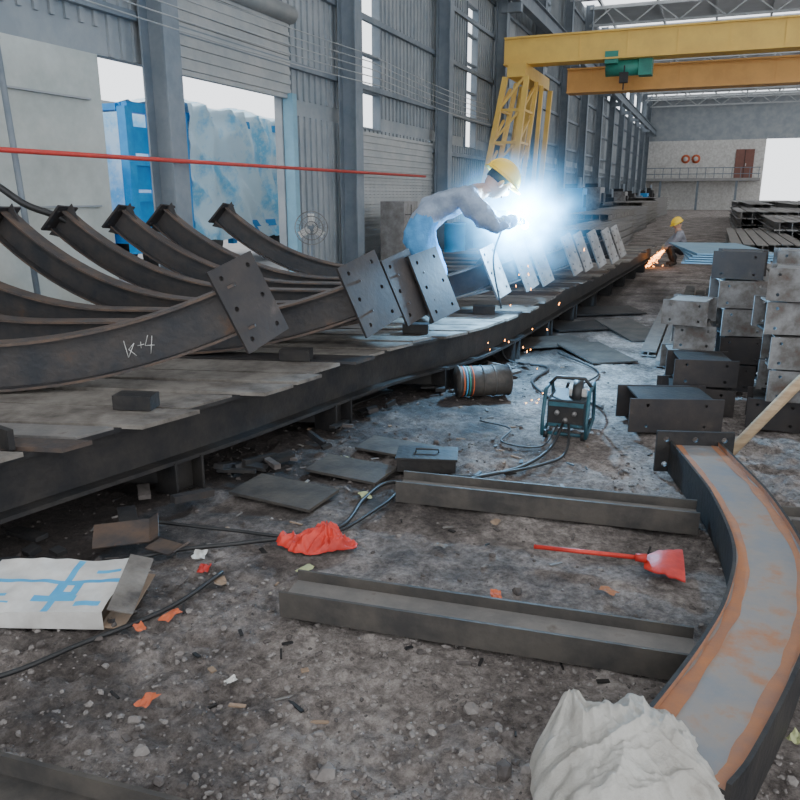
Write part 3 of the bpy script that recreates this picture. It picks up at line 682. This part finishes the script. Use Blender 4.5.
# equipment along the left wall
cbn = MB('tool_cabinet'); 
for i, (x, s, w_, h_) in enumerate(((-7.0,17.2,.9,1.5),(-7.0,18.3,.9,1.2))):
    cbn.box((x, s, h_/2), (.6, w_, h_), M_plateL); cbn.box((x+.305, s, h_*.5), (.01, .02, h_*.9), M_dark)
    for k in range(3): cbn.box((x+.31, s, h_*(.2+.3*k)), (.02, w_*.8, .02), M_dark)
cbn.done()
for (x, s, mm) in ((-6.6,20.3,M_bframe),(-6.7,21.4,M_dark),(-6.9,23.5,M_blue),(-6.9,24.3,M_dark)):
    b = MB('oil_drum'); b.tube([(x,s,0),(x,s,.03),(x,s,.03),(x,s,.3),(x,s,.31),(x,s,.58),(x,s,.59),(x,s,.86),(x,s,.86),(x,s,.89)], [.3,.3,.29,.29,.3,.29,.3,.29,.3,.3], mm, 24); b.done()
for k in range(9):
    s = 31.8+6.3*k; b = MB('machine_cabinet'); w_ = R.uniform(1.0,2.0); h_ = R.uniform(1.3,2.2)
    b.box((-6.4, s, h_/2), (1.1, w_, h_), R.choice((M_col, M_dark, M_bframe, M_plateL))); b.box((-5.8, s, h_*.7), (.15, w_*.5, h_*.3), M_dark); b.box((-6.4, s, h_+.1), (.7, w_*.6, .2), M_dark); b.cyl((-6.1, s-.3, h_), (-6.1, s-.3, h_+.5), .12, M_col, 14); b.done(.02)
fn_ = MB('pedestal_fan'); fc = Vector((-6.4, 11.7, 1.1)); fd = (Vector((0,0,1.25))-fc).normalized(); fm = frame(fc, fd)
for rr in (.28, .20, .11): fn_.tube([fm @ Vector((.06, rr*math.cos(k*.2618), rr*math.sin(k*.2618))) for k in range(25)], .008, M_plateL, 6)
for k in range(24):
    a = k*.2618; fn_.tube([fm @ Vector((.09,.05*math.cos(a),.05*math.sin(a))), fm @ Vector((.06,.28*math.cos(a),.28*math.sin(a))), fm @ Vector((-.08,.2*math.cos(a),.2*math.sin(a)))], .003, M_plateL, 4)
for k in range(3):
    a = k*2.094; fn_.box(fm @ Matrix.Rotation(a, 4, 'X') @ Matrix.Translation((0,0,.14)) @ Matrix.Rotation(.4, 4, 'Z'), (.01, .12, .2), M_white)
fn_.cyl(fm @ Vector((-.2,0,0)), fm @ Vector((.0,0,0)), .07, M_col, 14); pb_ = Vector((fc.x-fd.x*.12, fc.y-fd.y*.12, 0)); fn_.cyl(pb_, fc-fd*.12, .02, M_col, 10); fn_.cyl(pb_, pb_+Vector((0,0,.03)), .22, M_col, 20); fn_.done()

# ------------------------------------------------------------------ people
def person(name, J, gaze, jacket, trousers, bulk=1.0, hs=1.0):
    E = [('pelvis','spine'),('spine','chest'),('chest','neck'),('neck','skull')]
    for s in 'LR': E += [('chest','sh'+s),('sh'+s,'el'+s),('el'+s,'wr'+s),('pelvis','hip'+s),('hip'+s,'kn'+s),('kn'+s,'an'+s),('an'+s,'to'+s)]
    rad = dict(pelvis=.14, spine=.145, chest=.16, neck=.062, skull=.055, sh=.088, el=.066, wr=.045, hip=.11, kn=.08, an=.058, to=.042)
    names = list(J); P = [S(*J[n]) for n in names]
    me = bpy.data.meshes.new('tmp'); me.from_pydata(P, [(names.index(a), names.index(b)) for a, b in E], []); ob = bpy.data.objects.new('tmp', me); bpy.context.collection.objects.link(ob)
    md = ob.modifiers.new('s', 'SKIN'); sd = me.skin_vertices[0].data
    for i, n in enumerate(names):
        r = rad.get(n) or rad[n[:-1]]; r *= bulk if n not in ('neck','skull') else 1; sd[i].radius = (r, r*(.88 if n in ('chest','spine','pelvis') else 1)); sd[i].use_root = (n == 'pelvis')
    ob.modifiers.new('ss', 'SUBSURF').levels = 3
    dg = bpy.context.evaluated_depsgraph_get(); ev = ob.evaluated_get(dg).to_mesh()
    b = MB(name); vs = [v.co.copy() for v in ev.vertices]
    vs = [v+Vector((noise.noise(v*10), noise.noise(v*10+Vector((5,0,0))), noise.noise(v*10+Vector((0,5,0)))))*.022+Vector((noise.noise(v*26), 0, noise.noise(v*26+Vector((0,5,0)))))*.008 for v in vs]
    groups = {}
    for p in ev.polygons:
        c = sum((vs[i] for i in p.vertices), Vector())/len(p.vertices); best = None
        for a, q in E:
            A_, B_ = P[names.index(a)], P[names.index(q)]; ab_ = B_-A_; tt = max(0, min(1, (c-A_).dot(ab_)/ab_.length_squared)); dd_ = (c-(A_+ab_*tt)).length
            if best is None or dd_ < best[0]: best = (dd_, a, q, tt)
        a, q, tt = best[1:]
        mm = jacket
        if a.startswith('hip') or a.startswith('kn') or (a == 'pelvis' and (q.startswith('hip') or tt < .25)): mm = trousers
        if a.startswith('an'): mm = M_boot
        if a == 'neck' or (a == 'chest' and q == 'neck' and tt > .75): mm = M_skin
        groups.setdefault(mm, []).append(list(p.vertices))
    off = len(b.v); b.v += vs
    for mm, fs in groups.items():
        i = b.mi(mm)
        for f in fs: b.f.append([off+k for k in f]); b.m.append(i); b.s.append(True)
    bpy.data.objects.remove(ob)
    g_ = S(*gaze).normalized(); up = (P[names.index('skull')]-P[names.index('neck')]).normalized()*.55+Z*.6
    c = P[names.index('skull')]+up.normalized()*.05; HM = frame(c, g_, up) @ Matrix.Scale(hs, 4)
    def hf(u, p):
        if u.z < 0: p.y *= 1+.28*u.z; p.x *= 1+.06*u.z
        if u.x > .75 and abs(u.y) < .22 and -.35 < u.z < .15: p.x += .022*(1-abs(u.y)/.22)*(1-abs(u.z+.1)/.3)
        if u.x > .7 and .0 < u.z < .25 and .15 < abs(u.y) < .55: p.x -= .008
        return p
    b.ball(HM, (.098, .078, .122), M_skin, 32, 22, hf)
    for s in (-1, 1):
        b.ball(HM @ Matrix.Translation((.0, s*.078, -.005)), (.02, .01, .033), M_skin, 10, 7)
        b.ball(HM @ Matrix.Translation((.082, s*.03, .012)), (.012, .015, .009), M_white, 10, 7); b.ball(HM @ Matrix.Translation((.092, s*.03, .012)), (.005, .006, .006), M_hair, 8, 6)
        b.ball(HM @ Matrix.Translation((.088, s*.03, .033)), (.008, .02, .004), M_hair, 8, 6)
    b.ball(HM @ Matrix.Translation((.086, 0, -.055)), (.01, .024, .008), mat('lips', (.4,.16,.13)), 10, 7)
    b.ball(HM @ Matrix.Translation((-.015, 0, .02)), (.096, .084, .112), M_hair, 20, 14, zmin=-.3)
    HH = HM @ Matrix.Translation((-.005, 0, .05)) @ Matrix.Rotation(-.06, 4, 'Y')
    b.ball(HH, (.135, .115, .115), M_yel2, 28, 12, zmin=0)
    n_ = 32; vs = []
    for ring, (ra, rz) in enumerate(((.98,.004),(1.16,-.008),(1.16,-.014),(.96,-.004))):
        for k in range(n_):
            a = k*6.2832/n_; ext = 1+.16*max(0, math.cos(a))**2*(ring in (1,2)); vs.append(HH @ Vector((.135*ra*math.cos(a)*ext, .115*ra*math.sin(a), rz)))
    b.add(vs, [(r*n_+k, r*n_+(k+1) % n_, ((r+1) % 4)*n_+(k+1) % n_, ((r+1) % 4)*n_+k) for r in range(4) for k in range(n_)], M_yel2, True)
    b.tube([HH @ Vector((.137*math.cos(t_), 0, .118*math.sin(t_))) for t_ in [math.pi*k/12 for k in range(13)]], .009, M_yel2, 8)
    for s in 'LR':
        w_ = P[names.index('wr'+s)]; f_ = (w_-P[names.index('el'+s)]).normalized(); M = frame(w_, f_+S(0,0,-.15)); sg_ = 1 if s == 'R' else -1
        b.ball(M @ Matrix.Translation((.05, 0, 0)), (.055, .043, .022), M_glove, 14, 10); b.tube([M @ Vector((-.07,0,0)), M @ Vector((.02,0,0))], [.05,.038], M_glove, 12)
        for i, (y, l) in enumerate(((-.031,.8),(-.011,.97),(.010,1.0),(.030,.9))):
            b.tube([M @ Vector(q) for q in ((.07,y,0),(.07+.035*l,y,.002),(.07+.058*l,y,-.016),(.07+.056*l,y,-.04),(.07+.036*l,y,-.05))], [.0105,.0105,.0098,.009,.007], M_glove, 8)
        b.tube([M @ Vector((.025,sg_*.035,-.005)), M @ Vector((.055,sg_*.058,-.018)), M @ Vector((.085,sg_*.052,-.036)), M @ Vector((.10,sg_*.035,-.042))], [.014,.0125,.011,.008], M_glove, 8)
    return b, HM
J = dict(pelvis=(.12,6.78,1.36), spine=(.27,6.78,1.52), chest=(.49,6.79,1.635), neck=(.71,6.80,1.68), skull=(.83,6.81,1.71),
  shL=(.56,7.02,1.63), elL=(.83,7.12,1.44), wrL=(1.02,7.07,1.45), shR=(.56,6.55,1.62), elR=(.80,6.58,1.38), wrR=(1.02,6.84,1.44),
  hipL=(.15,6.89,1.32), knL=(.36,6.91,.96), anL=(.20,6.90,.60), toL=(.34,6.90,.545), hipR=(.14,6.67,1.32), knR=(.32,6.65,.95), anR=(.12,6.67,.60), toR=(.26,6.67,.545))
pb, HM = person('welder', J, (.75, .12, -.7), M_jacket, M_jeans, 1.30, 1.20)
pb.tube(catmull([S(.98,6.90,1.46), S(1.05,6.98,1.45), S(1.10,7.04,1.42), S(1.13,7.08,1.39)], 5), .014, M_blk, 8)
pb.tube(catmull([S(.98,6.90,1.46), S(.90,6.92,1.30), S(.86,7.0,1.05), S(.95,7.02,.62)], 6), .009, M_blk, 8)
pb.done()
J2 = dict(pelvis=(6.75,18.3,.38), spine=(6.72,18.3,.55), chest=(6.66,18.28,.72), neck=(6.60,18.25,.86), skull=(6.58,18.24,.93),
  shL=(6.70,18.45,.74), elL=(6.5,18.45,.55), wrL=(6.33,18.4,.42), shR=(6.62,18.10,.74), elR=(6.44,18.1,.52), wrR=(6.30,18.25,.42),
  hipL=(6.76,18.4,.36), knL=(6.45,18.45,.46), anL=(6.6,18.42,.08), toL=(6.45,18.42,.04), hipR=(6.74,18.2,.36), knR=(6.42,18.12,.46), anR=(6.58,18.15,.08), toR=(6.42,18.15,.04))
p2, _ = person('cutting_worker', J2, (-.8, -.1, -.5), mat('grey_shirt', (.25,.25,.28), (.2,.2,.22), 12), M_dark); p2.done()

# weld arc, emissive volume added to imitate camera bloom, sparks
arcP = S(1.15, 7.08, 1.38)
wa = MB('welding_arc'); wa.ball(Matrix.Translation(arcP), (.035,.035,.035), M_arc, 16, 10); wa.done()
fm_ = bpy.data.materials.new('weld_glare'); fm_.use_nodes = True; nt = fm_.node_tree; nt.nodes.clear()
tc = nt.nodes.new('ShaderNodeTexCoord'); gr = nt.nodes.new('ShaderNodeTexGradient'); gr.gradient_type = 'SPHERICAL'; nt.links.new(tc.outputs['Object'], gr.inputs[0])
def mth(op, a, b):
    q = nt.nodes.new('ShaderNodeMath'); q.operation = op
    for i, v in enumerate((a, b)):
        if isinstance(v, (int, float)): q.inputs[i].default_value = v
        else: nt.links.new(v, q.inputs[i])
    return q.outputs[0]
nzz = nt.nodes.new('ShaderNodeTexNoise'); nzz.inputs['Scale'].default_value = 4.0; nt.links.new(tc.outputs['Object'], nzz.inputs['Vector'])
G_ = gr.outputs['Fac']; n4 = mth('MULTIPLY', mth('POWER', nzz.outputs['Fac'], 3.0), 8.0)
den = mth('ADD', mth('MULTIPLY', mth('MULTIPLY', mth('POWER', G_, 7.0), 260.0), n4), mth('MULTIPLY', mth('MULTIPLY', mth('POWER', G_, 2.6), 2.4), n4))
em = nt.nodes.new('ShaderNodeEmission'); em.inputs[0].default_value = (.15,.52,1,1); nt.links.new(den, em.inputs[1])
oo = nt.nodes.new('ShaderNodeOutputMaterial'); nt.links.new(em.outputs[0], oo.inputs['Volume'])
fo = MB('weld_glare_volume'); fo.ball(Matrix.Translation((0,0,0)), (1,1,1), fm_, 24, 16); fob = fo.done(); fob.data.transform(Matrix.Translation(fob.location)); fob.location = arcP+S(-.07,-.05,.08); fob.scale = (1.0,1.0,.92)
pl = bpy.data.lights.new('weld_light', 'POINT'); pl.energy = 480; pl.color = (.34,.66,1); pl.shadow_soft_size = .06; plo = bpy.data.objects.new('weld_light', pl); plo.location = arcP+S(0,-.12,.05); bpy.context.collection.objects.link(plo)
sp = MB('welding_sparks')
for k in range(18):
    a = R.random()*6.28; rr = abs(R.gauss(0,.4)); z = R.uniform(.05,1.2); p = S(1.2+rr*math.cos(a)*.8, 6.9+rr*math.sin(a), z)
    l = R.uniform(.006,.03); sp.tube([p, p+Vector((R.uniform(-.4,.4)*l, R.uniform(-.4,.4)*l, -l))], .003, M_spark, 4)
for k in range(26):
    a = R.random()*6.28; rr = abs(R.gauss(0,.2)); p = S(1.3+rr*math.cos(a), 5.75+rr*math.sin(a)*.8, R.uniform(.01,.10)); sp.tube([p, p+Vector((.01,0,.004))], .003, M_spark, 4)
sp.done()
sp = MB('cutting_sparks')
for k in range(110):
    a = R.gauss(0,.4); l = abs(R.gauss(0,.4)); p = S(6.25,18.1,.38)+S(-math.cos(a)*l*.6, -.2*l, -.5*l+math.sin(a)*l*.4); p.z = max(p.z, .02)
    sp.tube([p, p+Vector((R.uniform(-.05,.05),R.uniform(-.05,.05),R.uniform(-.04,.04)))], .007, M_spark, 4)
sp.done()

# ------------------------------------------------------------------ world, camera
wd = bpy.data.worlds.new('w'); bpy.context.scene.world = wd; wd.use_nodes = True
bg = wd.node_tree.nodes['Background']; bg.inputs[0].default_value = (.92,.955,1.0,1); bg.inputs[1].default_value = 2.6
cam = bpy.data.cameras.new('camera'); cam.sensor_width = 36; cam.lens = 33.75; cam.clip_end = 400
co = bpy.data.objects.new('camera', cam); co.location = (0,0,1.65); co.rotation_euler = (math.radians(90-15.3), 0, A); bpy.context.collection.objects.link(co)
bpy.context.scene.camera = co
bpy.context.scene.view_settings.view_transform = 'AgX'
bpy.context.scene.view_settings.look = 'AgX - Base Contrast'
